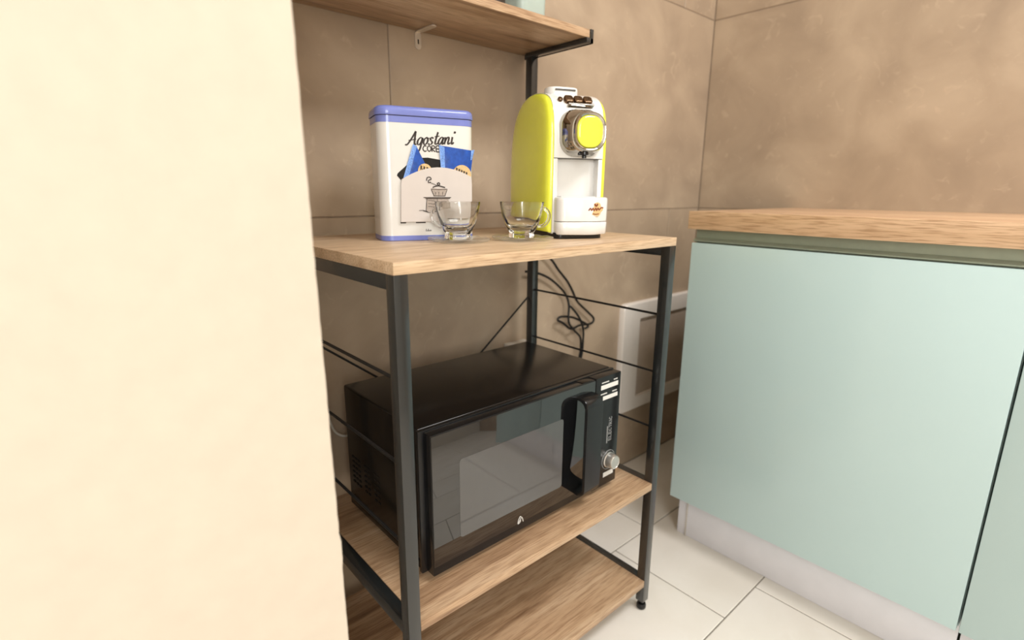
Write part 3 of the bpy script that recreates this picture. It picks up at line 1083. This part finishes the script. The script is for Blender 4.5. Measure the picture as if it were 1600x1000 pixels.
# ------------------------------------------------------------------ cables and socket
yc = .421
tag(tube('power_cable', catmull([(.600, .4245, .7800), (.640, .4255, .770), (.6932, .421, .7369), (.7235, yc, .7057), (.7603, yc, .6709), (.7825, yc, .6419), (.8055, yc, .6083), (.8516, yc, .5723), (.8788, yc, .5493),
                                 (.8682, yc, .5356), (.8177, yc, .5380), (.7775, yc - .004, .5352), (.7426, yc - .006, .5573), (.7218, yc - .005, .5695), (.7367, yc - .004, .5762), (.7811, yc - .006, .5678),
                                 (.8226, yc - .008, .5484), (.8456, yc - .008, .5340), (.835, yc - .006, .527)], 6), .0031, M['cable']),
    'black power cable looping out to the right behind the rack', 'cable')
tag(tube('power_cable', catmull([(.604, yc, .712), (.6452, yc, .7044), (.6927, yc, .6847), (.7383, yc, .6522), (.7598, yc, .6285), (.7636, yc - .006, .6029), (.7573, yc - .011, .5731), (.7625, yc - .012, .5520), (.7858, yc - .012, .5283),
                                 (.8085, yc - .012, .5075), (.8128, yc - .012, .4801), (.8090, yc - .012, .4502), (.790, yc - .012, .38), (.74, yc - .012, .345)], 6), .0031, M['cable']),
    'black power cable dropping behind the microwave from the back leg', 'cable')
tag(tube('power_cable', catmull([(.7636, yc - .009, .6035), (.7700, yc - .014, .5960), (.7944, yc - .018, .5676), (.8125, yc - .018, .5332), (.8150, yc - .018, .500), (.8100, yc - .018, .45), (.78, yc - .018, .37)], 6), .0031, M['cable']),
    'short black cable strand inside the knot of cables at the wall', 'cable')
tag(tube('white_cable', catmull([(.060, .418, .530), (.0727, .416, .4883), (.0745, .415, .4660), (.0823, .415, .4418), (.0920, .415, .4290), (.1064, .415, .4220), (.135, .415, .420)], 6), .0026, M['whitecable']),
    'thin white cable bending behind the left side of the microwave', 'cable')
sk = thing('wall_socket', 'white surface-mounted wall socket just behind the microwave top', 'socket', (.580, YW, .47))
box('box', (-.036, -.038, -.035), (.036, 0, .062), M['socket'], sk, .003)
lathe('socket_face', [(.018, -.0395), (.021, -.0395), (.021, -.0375), (.018, -.0375)], M['label'], sk, (0, 0, .013), 24, 'y')

# ------------------------------------------------------------------ white frame low on the back wall
fx0, fx1, fz0, fz1 = 1.020, 1.432, .2050, .5690
wf = thing('wall_panel', 'white rounded frame around a brown panel low on the tiled back wall', 'panel', (1.226, YW, fz0))
o_ = rrect(0, (fz1 - fz0) / 2, fx1 - fx0, fz1 - fz0, .020, 6)
i_ = rrect(0.031, (fz1 - fz0) / 2 - .006, fx1 - fx0 - .112, fz1 - fz0 - .096, .006, 6)
loft('frame', [[Vector((a, 0, b)) for a, b in o_], [Vector((a, -.016, b)) for a, b in o_], [Vector((a * .985, -.020, (b - .182) * .985 + .182)) for a, b in o_],
               [Vector((a, -.018, b)) for a, b in i_], [Vector((a, 0, b)) for a, b in i_]], M['white_frame'], wf, closed=True)
box('inner_panel', (-.122, -.006, .040), (.184, 0, .312), plain('brown_panel', srgb(178, 160, 144), 0.4, noise=0.04), wf, .0008)

# ------------------------------------------------------------------ kitchen units along the right wall
CX, CY, CZB, CZT = .849, .1120, .1300, .8255


def unit(y1, y0, label):
    u = thing('base_cabinet', label, 'cabinet', (1.142, (y0 + y1) / 2, 0), 0, 'aqua base cabinets')
    o = (1.142, (y0 + y1) / 2, 0)
    box('carcass', (CX + .020, y0, CZB), (XR - .002, y1, CZT - .001), M['aqua'], u, .001, o)
    box('door', (CX, y0 + .0015, CZB), (CX + .019, y1 - .0005, .7945), M['aqua'], u, .0015, o)
    # recessed grip profile between the door and the worktop
    bm_ = bmesh.new()
    pr_ = [(CX + .020, .7600), (CX + .0195, .7990), (CX + .012, .8010), (CX + .006, .7975), (CX + .0055, .8000), (CX + .012, .8040), (CX + .0196, .8055), (CX + .0196, .8252), (CX + .028, .8252), (CX + .028, .7600)]
    pts_ = [(a - o[0], b) for a, b in pr_]
    add_prism(bm_, pts_, y0 + .001 - o[1], y1 - .001 - o[1], 'xz')
    link('grip_profile', bm_, M['greyaqua'], u)
    box('plinth', (CX + .050, y0, .0005), (CX + .066, y1 - .002, CZB), M['plinth'], u, .001, o)
    return u


u1 = unit(CY, -.486, 'glossy aqua base cabinet nearest the back wall, beside the rack')
box('bright_strip', (CX + .047, CY - .030, .0005), (CX + .0505, CY - .026, CZB), M['silver'], u1, .0006, (1.142, (CY - .486) / 2, 0))  # thin bright upright strip drawn on the plinth face near its far end
unit(-.488, -1.09, 'glossy aqua base cabinet nearer the camera at the right edge')
ct = box('countertop', (CX - .002, -1.092, CZT), (XR - .001, CY + .012, .8665), M['counter'], None, .0012)
tag(ct, 'thick oak-look countertop over the aqua base cabinets', 'countertop')
